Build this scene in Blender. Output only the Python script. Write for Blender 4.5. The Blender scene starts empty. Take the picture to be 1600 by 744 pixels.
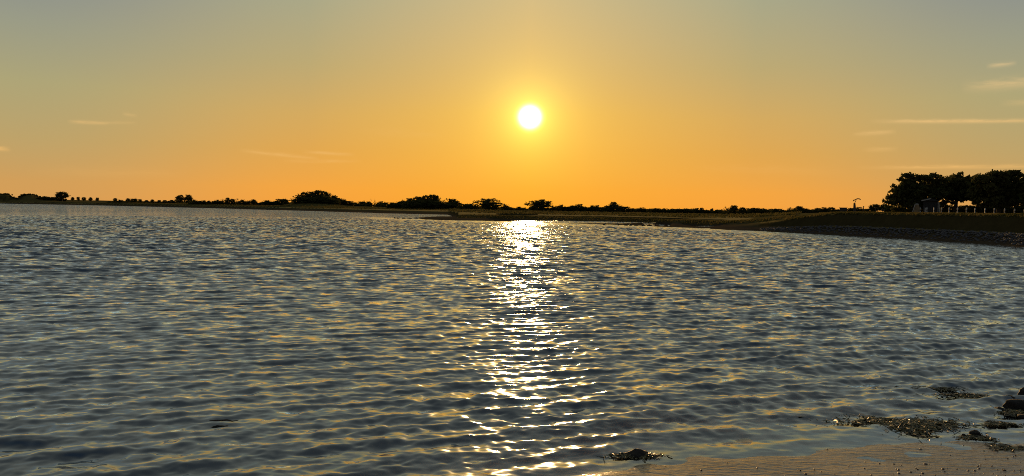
import bpy, bmesh, math, random
import numpy as np
from mathutils import Vector, Matrix

S = bpy.context.scene
COL = S.collection
random.seed(7)
rng = np.random.default_rng(11)

# ------------------------------------------------------------------ camera
F = 1209.0            # focal length in pixels of a 1600 wide frame
EYE = 2.1
cam = bpy.data.cameras.new('camera')
cam_ob = bpy.data.objects.new('camera', cam)
COL.objects.link(cam_ob)
S.camera = cam_ob
cam.sensor_width = 36.0
cam.lens = F / 1600 * 36
cam.clip_start = 0.1
cam.clip_end = 20000
ROLL = math.atan(0.0145)
PITCH = math.atan(46.4 / F)
MR = Matrix.Rotation(math.radians(90) - PITCH, 4, 'X') @ Matrix.Rotation(ROLL, 4, 'Z')
cam_ob.matrix_world = Matrix.Translation((0, 0, EYE)) @ MR
M3 = MR.to_3x3()

def ray(x, y):
    return (M3 @ Vector(((x - 800) / F, -(y - 372) / F, -1))).normalized()

def hor(x):           # where the true horizon crosses column x
    return 314.0 + 0.0145 * x

def az_of(x):
    v = ray(x, hor(x))
    return math.atan2(v.x, v.y)

def at(x, y, r):      # the point seen at (x, y) at ground distance r
    v = ray(x, y)
    k = r / math.hypot(v.x, v.y)
    return Vector((v.x * k, v.y * k, EYE + v.z * k))

def on_plane(x, y, z=0.0):
    v = ray(x, y)
    k = (z - EYE) / v.z
    return Vector((v.x * k, v.y * k, z))

# ------------------------------------------------------------------ sky and sun
SUN = ray(828, 183)
SUN_EL = math.asin(SUN.z)
SUN_AZ = math.atan2(SUN.x, SUN.y)

def lin(c):
    out = []
    for v in c:
        v = v / 255.0
        out.append(v / 12.92 if v <= 0.04045 else ((v + 0.055) / 1.055) ** 2.4)
    return (*out, 1.0)

class NT:
    """small helper for building node trees"""
    def __init__(self, tree):
        self.t = tree
    def n(self, kind, **kw):
        nd = self.t.nodes.new(kind)
        for k, v in kw.items():
            setattr(nd, k, v)
        return nd
    def set(self, sock, v):
        if hasattr(v, 'is_output') or isinstance(v, bpy.types.NodeSocket):
            self.t.links.new(v, sock)
        elif v is not None:
            sock.default_value = v
    def math(self, op, a, b=None, c=None, clamp=False):
        nd = self.n('ShaderNodeMath', operation=op, use_clamp=clamp)
        for i, v in enumerate((a, b, c)):
            self.set(nd.inputs[i], v)
        return nd.outputs[0]
    def vmath(self, op, a, b=None):
        nd = self.n('ShaderNodeVectorMath', operation=op)
        self.set(nd.inputs[0], a)
        if b is not None:
            if op == 'SCALE':
                self.set(nd.inputs['Scale'], b)
            else:
                self.set(nd.inputs[1], b)
        return nd.outputs['Value'] if op in ('DOT_PRODUCT', 'LENGTH') else nd.outputs[0]
    def mix(self, f, a, b, kind='MIX'):
        nd = self.n('ShaderNodeMix', data_type='RGBA', blend_type=kind)
        nd.clamp_factor = True
        self.set(nd.inputs[0], f)
        self.set(nd.inputs[6], a)
        self.set(nd.inputs[7], b)
        return nd.outputs[2]
    def rng(self, v, a, b, c=0.0, d=1.0, smooth=False):
        nd = self.n('ShaderNodeMapRange')
        nd.interpolation_type = 'SMOOTHSTEP' if smooth else 'LINEAR'
        for i, x in enumerate((v, a, b, c, d)):
            self.set(nd.inputs[i], x)
        return nd.outputs[0]
    def ramp(self, f, stops, interp='LINEAR'):
        nd = self.n('ShaderNodeValToRGB')
        nd.color_ramp.interpolation = interp
        el = nd.color_ramp.elements
        while len(el) < len(stops):
            el.new(0.5)
        for e, (p, c) in zip(el, stops):
            e.position = p
            e.color = c
        self.set(nd.inputs[0], f)
        return nd.outputs[0]
    def noise(self, vec, scale, detail=2.0, rough=0.5):
        nd = self.n('ShaderNodeTexNoise')
        self.set(nd.inputs['Vector'], vec)
        nd.inputs['Scale'].default_value = scale
        nd.inputs['Detail'].default_value = detail
        nd.inputs['Roughness'].default_value = rough
        return nd

W = bpy.data.worlds.new('World')
S.world = W
W.use_nodes = True
g = NT(W.node_tree)
bg = W.node_tree.nodes['Background']
tc = g.n('ShaderNodeTexCoord').outputs['Generated']
sx = g.n('ShaderNodeSeparateXYZ')
W.node_tree.links.new(tc, sx.inputs[0])
X, Y, Z = sx.outputs
el = g.math('MULTIPLY', g.math('ARCSINE', Z), 180 / math.pi)                 # degrees above the horizon
az_raw = g.math('MULTIPLY', g.math('ARCTAN2', X, Y), 180 / math.pi)          # degrees, clockwise from +Y
az = g.math('ABSOLUTE', g.math('SUBTRACT', az_raw, math.degrees(SUN_AZ)))
fac = g.math('SQRT', g.math('DIVIDE', g.math('MAXIMUM', el, 0.0), 90.0), clamp=True)
def st(rows):
    return [(math.sqrt(e / 90.0), lin(c)) for e, c in rows]
up = [(24, (147, 150, 141)), (38, (138, 143, 138)), (60, (120, 128, 131)), (90, (102, 112, 124))]
r_sun = g.ramp(fac, st([(0, (255, 164, 38)), (1.5, (255, 174, 50)), (3, (255, 182, 60)), (5, (253, 188, 72)),
                        (7, (248, 190, 82)), (10, (234, 188, 106)), (15, (214, 188, 132)), (19, (182, 174, 142))] + up))
r_mid = g.ramp(fac, st([(0, (248, 160, 58)), (1.3, (246, 166, 64)), (4, (226, 168, 80)), (6.5, (214, 171, 95)),
                        (10, (190, 170, 116)), (15, (168, 168, 138)), (19, (146, 154, 142))] + up))
r_edge = g.ramp(fac, st([(0, (216, 156, 84)), (1.3, (210, 159, 90)), (4, (190, 163, 106)), (7.5, (174, 165, 120)),
                         (11, (155, 156, 134)), (14.5, (137, 143, 142)), (19, (130, 144, 146))] + up))
r_back = g.ramp(fac, st([(0, (150, 138, 132)), (5, (146, 138, 134)), (12, (130, 132, 136)), (19, (118, 128, 138)),
                         (38, (98, 114, 132)), (60, (84, 104, 126)), (90, (74, 94, 120))]))
c1 = g.mix(g.rng(az, 0.0, 16.0, smooth=False), r_sun, r_mid)
c2 = g.mix(g.rng(az, 14.0, 34.0, smooth=True), c1, r_edge)
c3 = g.mix(g.rng(az, 36.0, 130.0, smooth=True), c2, r_back)
# physical sky mixed in higher up, where it carries the blue of the dome
sky = g.n('ShaderNodeTexSky', sky_type='NISHITA')
sky.sun_disc = False
sky.sun_elevation = SUN_EL
sky.sun_rotation = SUN_AZ
sky.air_density = 1.0
sky.dust_density = 0.6
sky.ozone_density = 1.5
nish = g.vmath('SCALE', sky.outputs[0], 0.05)
c4 = g.mix(g.rng(el, 20.0, 70.0, 0.0, 0.2, smooth=True), c3, nish)
# thin cirrus streaks: (x0, y0, x1, y1, thickness px, strength)
streaks = [(1355, 190, 1700, 187, 2.6, .55), (1330, 210, 1402, 206, 3, .3), (1500, 137, 1660, 124, 7, .35),
           (1540, 104, 1590, 98, 3, .35), (1345, 235, 1405, 233, 3, .2), (1335, 262, 1700, 259, 2.6, .4),
           (104, 190, 172, 193, 2.4, .35), (150, 192, 216, 192, 2, .15), (-40, 229, 18, 234, 2.6, .6), (190, 178, 216, 181, 2.5, .15),
           (372, 235, 500, 248, 2.6, .35), (470, 237, 556, 242, 2.4, .3), (440, 252, 566, 252, 2.5, .2), (40, 268, 300, 272, 7, .07),
           (1080, 262, 1330, 270, 6, .07), (560, 205, 700, 212, 6, .05), (1560, 162, 1700, 156, 4, .2)]
nz = g.noise(g.vmath('MULTIPLY', tc, (14, 14, 90)), 3.0, 4.0, 0.6).outputs[0]
cl = None
for (x0, y0, x1, y1, th, a) in streaks:
    A, B = ray(x0, y0), ray(x1, y1)
    a0, e0 = math.degrees(math.atan2(A.x, A.y)), math.degrees(math.asin(A.z))
    a1, e1 = math.degrees(math.atan2(B.x, B.y)), math.degrees(math.asin(B.z))
    ca, L = (a0 + a1) / 2, abs(a1 - a0) / 2
    sl = (e1 - e0) / (a1 - a0)
    u = g.math('DIVIDE', g.math('SUBTRACT', az_raw, ca), L)
    wv = g.math('MULTIPLY', g.math('SUBTRACT', nz, 0.5), th * 0.06)
    e_line = g.math('ADD', g.math('MULTIPLY_ADD', g.math('SUBTRACT', az_raw, ca), sl, (e0 + e1) / 2), wv)
    v = g.math('DIVIDE', g.math('SUBTRACT', el, e_line), math.degrees(th / F) * 0.8)
    fu = g.math('SUBTRACT', 1.0, g.math('POWER', g.math('ABSOLUTE', u), 2.0), clamp=True)
    fv = g.math('POWER', 2.718, g.math('MULTIPLY', g.math('MULTIPLY', v, v), -0.7))
    m = g.math('MULTIPLY', g.math('MULTIPLY', fu, fv), a)
    cl = m if cl is None else g.math('ADD', cl, m)
cl = g.math('MULTIPLY', cl, g.rng(nz, 0.3, 0.65, 0.35, 1.0))
haze_c = g.mix(g.rng(el, 0, 14), lin((255, 190, 96)), lin((222, 205, 160)))
c5 = g.mix(g.math('MULTIPLY', cl, 1.45), c4, haze_c)
# aureole round the sun, then the over-exposed disc itself
ang = g.math('MULTIPLY', g.math('ARCCOSINE', g.math('MINIMUM', g.vmath('DOT_PRODUCT', tc, tuple(SUN)), 1.0)), 180 / math.pi)
glow = g.math('POWER', 2.718, g.math('DIVIDE', ang, -2.3))
halo = g.math('POWER', 2.718, g.math('DIVIDE', ang, -0.95))
c6 = g.mix(1.0, c5, g.mix(glow, (0, 0, 0, 1), (0.42, 0.40, 0.07, 1)), 'ADD')
c6 = g.mix(1.0, c6, g.mix(halo, (0, 0, 0, 1), (1.0, 0.75, 0.12, 1)), 'ADD')
dr = g.math('POWER', g.rng(ang, 1.42, 0.5), 4.2)
c7 = g.mix(1.0, c6, g.mix(dr, (0, 0, 0, 1), (9.0, 7.5, 4.5, 1)), 'ADD')
W.node_tree.links.new(c7, bg.inputs[0])
bg.inputs[1].default_value = 1.0

sun = bpy.data.lights.new('sun', 'SUN')
sun.energy = 5.0
sun.angle = math.radians(0.53)
sun.color = (1.0, 0.60, 0.24)
sun_ob = bpy.data.objects.new('sun', sun)
sun_ob.rotation_euler = SUN.to_track_quat('Z', 'Y').to_euler()
sun_ob.location = SUN * 100
COL.objects.link(sun_ob)

S.view_settings.view_transform = 'Standard'
S.view_settings.look = 'None'
S.view_settings.exposure = 0.0
S.view_settings.gamma = 1.0
S.view_settings.use_curve_mapping = False
S.render.engine = 'CYCLES'
S.cycles.max_bounces = 6
S.cycles.transparent_max_bounces = 8
S.cycles.use_denoising = False
S.cycles.filter_width = 1.0
S.cycles.sample_clamp_direct = 130.0
S.cycles.sample_clamp_indirect = 4.0

# ------------------------------------------------------------------ helpers
def tag(o, label=None, cat=None, group=None, kind=None):
    if label: o['label'] = label
    if cat: o['category'] = cat
    if group: o['group'] = group
    if kind: o['kind'] = kind
    return o

def link(name, me, mat=None, parent=None, loc=(0, 0, 0), rz=0.0, scale=None):
    o = bpy.data.objects.new(name, me)
    COL.objects.link(o)
    o.location = loc
    o.rotation_euler[2] = rz
    if scale is not None: o.scale = scale
    if mat is not None and me is not None and not me.materials: me.materials.append(mat)
    if parent is not None: o.parent = parent
    return o

def empty(name, loc, rz=0.0):
    o = bpy.data.objects.new(name, None)
    o.empty_display_size = 0.2
    COL.objects.link(o)
    o.location = loc
    o.rotation_euler[2] = rz
    return o

def mesh_np(name, verts, faces, smooth=False):
    verts = np.asarray(verts, np.float32)
    faces = np.asarray(faces, np.int32)
    me = bpy.data.meshes.new(name)
    me.vertices.add(len(verts))
    me.vertices.foreach_set('co', verts.ravel())
    nf, k = faces.shape
    me.loops.add(nf * k)
    me.loops.foreach_set('vertex_index', faces.ravel())
    me.polygons.add(nf)
    me.polygons.foreach_set('loop_start', np.arange(0, nf * k, k, dtype=np.int32))
    me.polygons.foreach_set('loop_total', np.full(nf, k, np.int32))
    me.update(calc_edges=True)
    if smooth:
        me.polygons.foreach_set('use_smooth', np.ones(nf, bool))
    return me

def grid_faces(nr, nc):
    i = np.arange((nr - 1) * (nc - 1))
    r, c = i // (nc - 1), i % (nc - 1)
    a = r * nc + c
    return np.stack([a, a + 1, a + nc + 1, a + nc], 1)

def attr(me, name, vals):
    a = me.attributes.new(name, 'FLOAT', 'POINT')
    a.data.foreach_set('value', np.asarray(vals, np.float32).ravel())

def material(name):
    m = bpy.data.materials.new(name)
    m.use_nodes = True
    t = NT(m.node_tree)
    m.node_tree.nodes.clear()
    out = t.n('ShaderNodeOutputMaterial')
    return m, t, out

def simple_mat(name, col, rough=0.8, var=0.25, scale=8.0, spec=0.3, bump=0.0):
    m, t, out = material(name)
    p = t.n('ShaderNodeBsdfPrincipled')
    co = t.n('ShaderNodeTexCoord').outputs['Object']
    nzz = t.noise(co, scale, 5.0, 0.6).outputs[0]
    lo = tuple(c * (1 - var) for c in col) + (1,)
    hi = tuple(min(1, c * (1 + var)) for c in col) + (1,)
    t.set(p.inputs['Base Color'], t.mix(t.rng(nzz, 0.3, 0.7), lo, hi))
    p.inputs['Roughness'].default_value = rough
    p.inputs['Specular IOR Level'].default_value = spec
    if bump:
        b = t.n('ShaderNodeBump')
        b.inputs['Strength'].default_value = bump
        b.inputs['Distance'].default_value = 0.02
        t.set(b.inputs['Height'], nzz)
        t.set(p.inputs['Normal'], b.outputs[0])
    t.set(out.inputs[0], p.outputs[0])
    return m

def sstep(x, a, b):
    t = np.clip((np.asarray(x, float) - a) / (b - a), 0, 1)
    return t * t * (3 - 2 * t)

def vnoise(x, y, seed=0, octaves=4):
    """smooth sum-of-sines noise, about -1..1"""
    r = np.random.default_rng(seed)
    out = np.zeros(np.broadcast(x, y).shape)
    amp, fr, tot = 1.0, 1.0, 0.0
    for _ in range(octaves):
        for _k in range(3):
            th = r.uniform(0, 2 * math.pi); ph = r.uniform(0, 2 * math.pi); f = fr * r.uniform(0.7, 1.4)
            out = out + amp * np.sin(f * (x * math.cos(th) + y * math.sin(th)) + ph)
        tot += amp * 1.7
        amp *= 0.55; fr *= 2.1
    return out / tot

# ------------------------------------------------------------------ far land
US = np.array([-600, -200, 0, 150, 270, 430, 590, 700, 716, 760, 850, 940, 1000, 1060, 1150, 1290, 1400, 1500, 1600, 1700, 2200], float)
RS = np.array([820, 780, 720, 590, 453, 325, 242, 222, 127, 126, 117, 111, 106, 100, 91, 81, 74, 68, 62.5, 58, 48], float)
def shore_r(u): return np.interp(u, US, RS)
TABLE_U = np.linspace(-600, 2200, 561)
TABLE_AZ = np.array([az_of(u) for u in TABLE_U])
def u_of_az(a): return np.interp(a, TABLE_AZ, TABLE_U)

def land_h(u, r):
    """height of the land at column u and distance r"""
    u = np.asarray(u, float); r = np.asarray(r, float)
    rs = shore_r(u)
    wob = vnoise(u * 0.06, r * 0.02, 3) * np.clip(rs * 0.012, 0, 4) * (1 - 0.9 * sstep(u, 1150, 1300))
    s = r - rs + wob
    # a low marsh shore: mud, a small bank, flat grass behind it, a second bank
    k = np.interp(u, [0, 430, 716, 1200], [5.0, 2.6, 1.3, 1.0])
    top = np.interp(u, [-200, 0, 150, 270, 430, 590, 700, 800, 1200], [5.2, 4.8, 4.0, 3.5, 2.5, 1.8, 1.6, 1.3, 1.25])
    marsh = np.interp(s / k, [-40, -8, 0, 3, 9, 12, 24, 42, 60, 68, 130], [-2, -.5, 0, .10, .30, .80, .92, 1.02, 1.08, 1.5, 1.5])
    marsh = np.where(marsh > 0.3, 0.3 + (marsh - 0.3) * (top - 0.3) / 1.2, marsh)
    # the embankment: stone foot, grass slope, flat crest
    dike = np.interp(s, [-30, -6, 0, 1.0, 2.2, 3.4, 5.0, 6.6, 60, 140], [-2, -.5, 0, .16, .74, .9, 2.0, 2.12, 2.2, 2.2])
    w = sstep(u, 1110, 1330)
    h = marsh * (1 - w) + dike * w
    # bumps
    amp = sstep(s, 2, 14) * (0.07 - 0.05 * w)
    h = h + amp * vnoise(u * 0.11, r * 0.25, 5, 4)
    # dunes far left
    for cu, cw, ch in ((6, 16, 6.0), (45, 17, 5.8), (75, 14, 3.0), (-60, 30, 6), (-140, 40, 5)):
        h = h + ch * np.exp(-((u - cu) / cw) ** 4) * sstep(r, 745, 800) * (1 - sstep(r, 860, 960))
    # the knoll under the big wood
    h = h + 1.5 * np.exp(-((u - 495) / 45) ** 4) * sstep(r, 345, 400)
    # low spit in front of the inlet
    d = np.maximum(np.abs((u - 745) / 92.0) ** 3, 0) + np.abs((np.log(r) - math.log(146)) / 0.15) ** 3
    spit = 0.42 * (1 - d * 1.02)
    spit = np.where((u < 800), np.clip(spit, -2, 0.28) + 0.03 * vnoise(u * 0.3, r * 0.2, 9), -2)
    return np.maximum(h, spit)

cols = np.linspace(-600, 2200, 520)
rows = np.concatenate([np.geomspace(42, 150, 240), np.geomspace(151, 1000, 160)[0:], np.geomspace(1050, 9000, 24)])
azc = np.interp(cols, TABLE_U, TABLE_AZ)
UU, RR = np.meshgrid(cols, rows)
AA, _ = np.meshgrid(azc, rows)
HH = land_h(UU, RR)
# punch the small tidal pools into the mud
for (pu, py, wu, wy) in ((808, 341.5, 20, 1.0), (910, 347.0, 100, 1.5), (1018, 351.6, 12, .9), (1036, 352.0, 4, .9), (1046, 352.4, 3, .9), (1115, 353.6, 28, .9)):
    pr = EYE * F / (py - hor(pu)); dr_ = pr * wy / (py - hor(pu))
    q = ((UU - pu) / wu) ** 2 + ((RR - pr) / dr_) ** 2
    HH = np.where(q < 2.5, np.minimum(HH, -0.12 + 0.1 * q), HH)
V = np.stack([RR * np.sin(AA), RR * np.cos(AA), HH], -1).reshape(-1, 3)
fc = grid_faces(len(rows), len(cols))
zmax = V[:, 2][fc].max(1)
fc = fc[zmax > -1.6]
land_me = mesh_np('land', V, fc, True)

m_land, t, out = material('marsh_land')
p = t.n('ShaderNodeBsdfPrincipled')
geo = t.n('ShaderNodeNewGeometry')
sz = t.n('ShaderNodeSeparateXYZ'); t.set(sz.inputs[0], geo.outputs['Position'])
sn = t.n('ShaderNodeSeparateXYZ'); t.set(sn.inputs[0], geo.outputs['True Normal'])
n1 = t.noise(geo.outputs['Position'], 0.05, 6.0, 0.65).outputs[0]
n2 = t.noise(geo.outputs['Position'], 0.9, 5.0, 0.7).outputs[0]
mud = t.mix(n2, (0.03, 0.022, 0.013, 1), (0.08, 0.058, 0.034, 1))
grass = t.mix(t.rng(n1, .35, .65), (0.072, 0.056, 0.018, 1), (0.15, 0.108, 0.034, 1))
grass = t.mix(t.rng(n2, .3, .7), grass, (0.045, 0.042, 0.014, 1))
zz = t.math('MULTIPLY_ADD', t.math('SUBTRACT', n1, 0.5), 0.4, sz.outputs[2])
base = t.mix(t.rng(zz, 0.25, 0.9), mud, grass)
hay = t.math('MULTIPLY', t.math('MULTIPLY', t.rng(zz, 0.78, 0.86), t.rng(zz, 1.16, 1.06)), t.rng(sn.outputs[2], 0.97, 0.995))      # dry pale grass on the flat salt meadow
bank_shade = t.math('MULTIPLY', t.rng(sn.outputs[2], 0.97, 0.93), t.rng(zz, 0.3, 0.6))  # shade of the steep banks, painted into the ground colour by slope
base = t.mix(bank_shade, base, t.mix(n2, (0.018, 0.014, 0.006, 1), (0.05, 0.04, 0.016, 1)))
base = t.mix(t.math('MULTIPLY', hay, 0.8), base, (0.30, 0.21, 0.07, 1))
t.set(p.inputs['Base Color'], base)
p.inputs['Roughness'].default_value = 1.0
p.inputs['Specular IOR Level'].default_value = 0.0
b = t.n('ShaderNodeBump'); b.inputs['Strength'].default_value = 0.25; b.inputs['Distance'].default_value = 0.1
t.set(b.inputs['Height'], n2); t.set(p.inputs['Normal'], b.outputs[0])
t.set(out.inputs[0], p.outputs[0])
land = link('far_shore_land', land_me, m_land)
tag(land, 'low dark marsh shore and grassy embankment across the bay', None, None, 'structure')

# ------------------------------------------------------------------ beach under the camera
TH = math.radians(22)
P0 = np.array([0.55, 6.05])
NW = np.array([-math.sin(TH), math.cos(TH)])     # towards the water
AL = np.array([math.cos(TH), math.sin(TH)])
def beach_d(x, y):
    ys = np.interp(x, [-60, -8, -2, .5, 1.4, 3.2, 4.8, 12, 60], [-20, 2.2, 4.2, 5.8, 6.5, 6.85, 7.0, 7.3, 9.0])
    return (y - ys - 0.12 * np.sin(x * 1.9 + 0.6) - 0.06 * np.sin(x * 4.3 + 2.0)) * 0.92
def bed_h(x, y):
    d = beach_d(x, y)
    k = np.interp(x, [-3, 0.6, 2.5, 5], [0.13, 0.07, 0.035, 0.03])
    h = np.where(d > 0, -k * d - 0.035 * np.clip(d - 0.9, 0, 100), -0.014 * d + 0.05 * np.clip(-d - 1.3, 0, 100)) + 0.003
    h = np.clip(h, -1.5, 0.62)
    return h + (0.008 * vnoise(x * 1.6, y * 2.4, 21, 4) + 0.004 * vnoise(x * 7, y * 16, 22, 3)) * np.exp(-np.abs(d) / 3)
bx = np.concatenate([np.linspace(-60, -8, 60)[:-1], np.linspace(-8, 12, 300), np.linspace(12, 60, 50)[1:]])
by = np.concatenate([np.linspace(-60, 3.5, 70)[:-1], np.linspace(3.5, 13, 150), np.linspace(13, 40, 60)[1:]])
BX, BY = np.meshgrid(bx, by)
BZ = bed_h(BX, BY)
beach_me = mesh_np('beach', np.stack([BX, BY, BZ], -1).reshape(-1, 3), grid_faces(len(by), len(bx)), True)
m_beach, t, out = material('wet_sand')
p = t.n('ShaderNodeBsdfPrincipled')
geo = t.n('ShaderNodeNewGeometry')
sz = t.n('ShaderNodeSeparateXYZ'); t.set(sz.inputs[0], geo.outputs['Position'])
pos = t.vmath('MULTIPLY', geo.outputs['Position'], (0.8, 2.6, 1.0))
n1 = t.noise(pos, 1.5, 6.0, 0.6).outputs[0]
n2 = t.noise(pos, 9.0, 3.0, 0.55).outputs[0]
n3 = t.noise(pos, 40.0, 4.0, 0.7).outputs[0]
sand = t.mix(t.rng(n1, .35, .65), (0.21, 0.16, 0.112, 1), (0.36, 0.28, 0.195, 1))
sand = t.mix(t.rng(n2, .55, .70, 0, .8), sand, (0.07, 0.055, 0.035, 1))
wet = t.rng(t.math('MULTIPLY_ADD', t.math('SUBTRACT', n1, 0.5), 0.03, sz.outputs[2]), 0.075, 0.012)
t.set(p.inputs['Base Color'], t.mix(wet, sand, t.mix(1.0, sand, (0.72, 0.68, 0.62, 1), 'MULTIPLY')))
t.set(p.inputs['Roughness'], t.rng(wet, 0.0, 1.0, 0.42, 0.17))
p.inputs['Specular IOR Level'].default_value = 0.5
b = t.n('ShaderNodeBump'); b.inputs['Strength'].default_value = 0.6; b.inputs['Distance'].default_value = 0.02
t.set(b.inputs['Height'], t.math('ADD', t.math('MULTIPLY', n2, 1.0), t.math('MULTIPLY', n3, 0.05)))
t.set(p.inputs['Normal'], b.outputs[0])
t.set(out.inputs[0], p.outputs[0])
beach = link('beach', beach_me, m_beach)
tag(beach, 'wet brown sand beach sloping into the water', None, None, 'structure')

# ------------------------------------------------------------------ water
wrows = [3.6]
while wrows[-1] < 900:
    r = wrows[-1]
    if r < 45: stp = r * 0.0028
    elif r < 130: stp = 0.15 + (r - 45) * 0.0030
    else: stp = 0.3 + (r - 130) * 0.05
    wrows.append(r + stp)
wrows = np.array(wrows)
wcols = np.concatenate([np.linspace(-50, -37, 30)[:-1], np.linspace(-37, 37, 760), np.linspace(37, 50, 30)[1:]])
wcols = np.radians(wcols)
WA, WR = np.meshgrid(wcols, wrows)
wx, wy = WR * np.sin(WA), WR * np.cos(WA)
wx, wy = wx.astype(np.float32), wy.astype(np.float32)
spacing = np.maximum(np.gradient(wrows)[:, None], wrows[:, None] * 0.0017) * np.ones_like(WA)
d_near = beach_d(wx, wy)
depth_near = np.clip(-bed_h(wx, wy), 0, 2)
shoal = np.clip(depth_near / 0.045, 0, 1) ** 0.8
wu = u_of_az(WA)
ds = shore_r(wu) - WR                                   # metres to the far shore
# sheltered, glassy water in a band along the right-hand shore and behind the spit
width = np.interp(wu, [520, 640, 900, 1200, 1700], [18, 18, 17, 13, 8])
line = np.interp(wu, [480, 560, 640, 716, 720], [150, 146, 131, 124, 124])
calm = np.where(wu < 716, np.exp(-((WR - line) / np.interp(wu, [500, 560, 640, 716], [5, 11, 11, 10])) ** 2) * sstep(wu, 530, 600),
                np.clip(1 - np.abs(ds - 1) / width, 0, 1) ** 0.7)
calm = np.clip(calm * (1.15 + 0.5 * vnoise(wu * 0.03, WR * 0.5, 31, 3)), 0, 1) * 0.78
gust = 1.08 + 0.22 * vnoise(wx * 0.10, wy * 0.04, 41, 4)
keep = (shoal * (1 - calm) * gust).astype(np.float32)
zz = np.zeros_like(wx); dx = np.zeros_like(wx); dy = np.zeros_like(wx)
lost = np.zeros_like(wx)
def waves(n, l0, l1, slope, spread, head, q, seed, env=1.0, skew=0.0):
    global zz, dx, dy, lost
    r = np.random.default_rng(seed)
    for i in range(n):
        lam = l0 * (l1 / l0) ** ((i + r.uniform(0, 1)) / n)
        th = head + math.radians(r.normal(0, spread))
        k = 2 * math.pi / lam
        kx, ky = k * math.sin(th), -k * math.cos(th)
        s_ = slope * math.sqrt(2.0 / n) * r.uniform(0.7, 1.3)
        a = s_ / k
        f = np.clip((lam / spacing - 2.5) / 2.0, 0, 1).astype(np.float32)
        ph = (kx * wx + ky * wy + r.uniform(0, 6.283)).astype(np.float32)
        c, sn_ = np.cos(ph), np.sin(ph)
        A = a * f * keep * env
        if skew:            # wind waves: long gentle backs, short steep fronts towards this beach
            zz -= A * (sn_ + skew * (0.9 * sn_ * c + 0.22 * (3 * sn_ - 4 * sn_ ** 3)))
        else:
            zz += A * c
        hs = c if skew else sn_
        dx -= q * A * (kx / k) * hs
        dy -= q * A * (ky / k) * hs
        lost += (s_ * s_ / 2) * (1 - f * f) * keep ** 2
near = np.exp(-np.clip(d_near, 0, 50) / 3.5).astype(np.float32)
offshore = sstep(WR, 6, 40).astype(np.float32)
waves(14, 0.34, 0.72, 0.12, 17, math.radians(14), 0.5, 1)
waves(14, 0.9, 3.0, 0.085, 28, math.radians(8), 0.9, 2, 0.15 + 0.85 * offshore)
waves(3, 0.60, 0.80, 0.18, 2.5, math.radians(27), 0.4, 5, near)
# crests run ahead of the troughs: short steep fronts towards this beach, long gentle backs
zl = np.clip(zz, -0.12, 0.12)
dx += 1.3 * math.sin(math.radians(14)) * zl
dy -= 1.3 * math.cos(math.radians(14)) * zl
waves(28, 0.15, 0.40, 0.15, 34, math.radians(8), 0.2, 3)
waves(34, 0.07, 0.16, 0.10, 45, math.radians(4), 0.0, 4)
wme = mesh_np('water', np.stack([wx + dx, wy + dy, zz], -1).reshape(-1, 3), grid_faces(len(wrows), len(wcols)), True)
attr(wme, 'depth', np.where(WR < 40, depth_near, 2.0))
attr(wme, 'lost', np.sqrt(lost))
attr(wme, 'ruffle', np.clip(keep, 0.35, 1.4))
m_water, t, out = material('bay_water')
geo = t.n('ShaderNodeNewGeometry')
def at_node(nm):
    a = t.n('ShaderNodeAttribute'); a.attribute_name = nm
    return a.outputs['Fac']
depth, lostn, ruffle = at_node('depth'), at_node('lost'), at_node('ruffle')
mp = t.n('ShaderNodeMapping'); mp.inputs['Rotation'].default_value = (0, 0, -math.radians(10))
mp.inputs['Scale'].default_value = (0.55, 1.0, 1.0)
t.set(mp.inputs['Vector'], geo.outputs['Position'])
def slope_field(scale, detail, k):
    c = t.noise(mp.outputs[0], scale, detail, 0.55).outputs['Color']
    v = t.vmath('SUBTRACT', c, (0.5, 0.5, 0.5))
    v = t.vmath('MULTIPLY', v, (0.55, 1.0, 0.0))
    return t.vmath('SCALE', v, k)
micro = slope_field(8.0, 3.0, t.math('MULTIPLY', ruffle, 0.55))
meso = slope_field(4.0, 3.0, t.math('MULTIPLY', lostn, 11.5))
# short wind waves lean: their lee faces (towards this beach) are the steeper ones
lee = t.vmath('SCALE', (0.12, -0.99, 0.0), t.math('MULTIPLY_ADD', lostn, 0.55, t.math('MULTIPLY', ruffle, 0.035)))
nrm = t.vmath('NORMALIZE', t.vmath('ADD', t.vmath('ADD', geo.outputs['Normal'], lee), t.vmath('ADD', micro, meso)))
fr = t.n('ShaderNodeFresnel'); fr.inputs['IOR'].default_value = 1.85; t.set(fr.inputs['Normal'], nrm)
gl = t.n('ShaderNodeBsdfGlossy'); gl.inputs['Roughness'].default_value = 0.05
gl.inputs['Color'].default_value = (1.26, 1.34, 1.4, 1); t.set(gl.inputs['Normal'], nrm)
df = t.n('ShaderNodeBsdfDiffuse'); df.inputs['Color'].default_value = (0.012, 0.015, 0.013, 1)
tr = t.n('ShaderNodeBsdfTransparent'); tr.inputs['Color'].default_value = (0.86, 0.84, 0.74, 1)
clear = t.math('POWER', 2.718, t.math('MULTIPLY', depth, -24.0))
m1 = t.n('ShaderNodeMixShader'); t.set(m1.inputs[0], clear); t.set(m1.inputs[1], df.outputs[0]); t.set(m1.inputs[2], tr.outputs[0])
gl2 = t.n('ShaderNodeBsdfGlossy'); gl2.inputs['Roughness'].default_value = 0.2      # the finest capillary ripples
gl2.inputs['Color'].default_value = gl.inputs['Color'].default_value; t.set(gl2.inputs['Normal'], nrm)
gm = t.n('ShaderNodeMixShader'); gm.inputs[0].default_value = 0.12; t.set(gm.inputs[1], gl.outputs[0]); t.set(gm.inputs[2], gl2.outputs[0])
m2 = t.n('ShaderNodeMixShader'); t.set(m2.inputs[0], fr.outputs[0]); t.set(m2.inputs[1], m1.outputs[0]); t.set(m2.inputs[2], gm.outputs[0])
t.set(out.inputs[0], m2.outputs[0])
water = link('water', wme, m_water)
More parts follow.
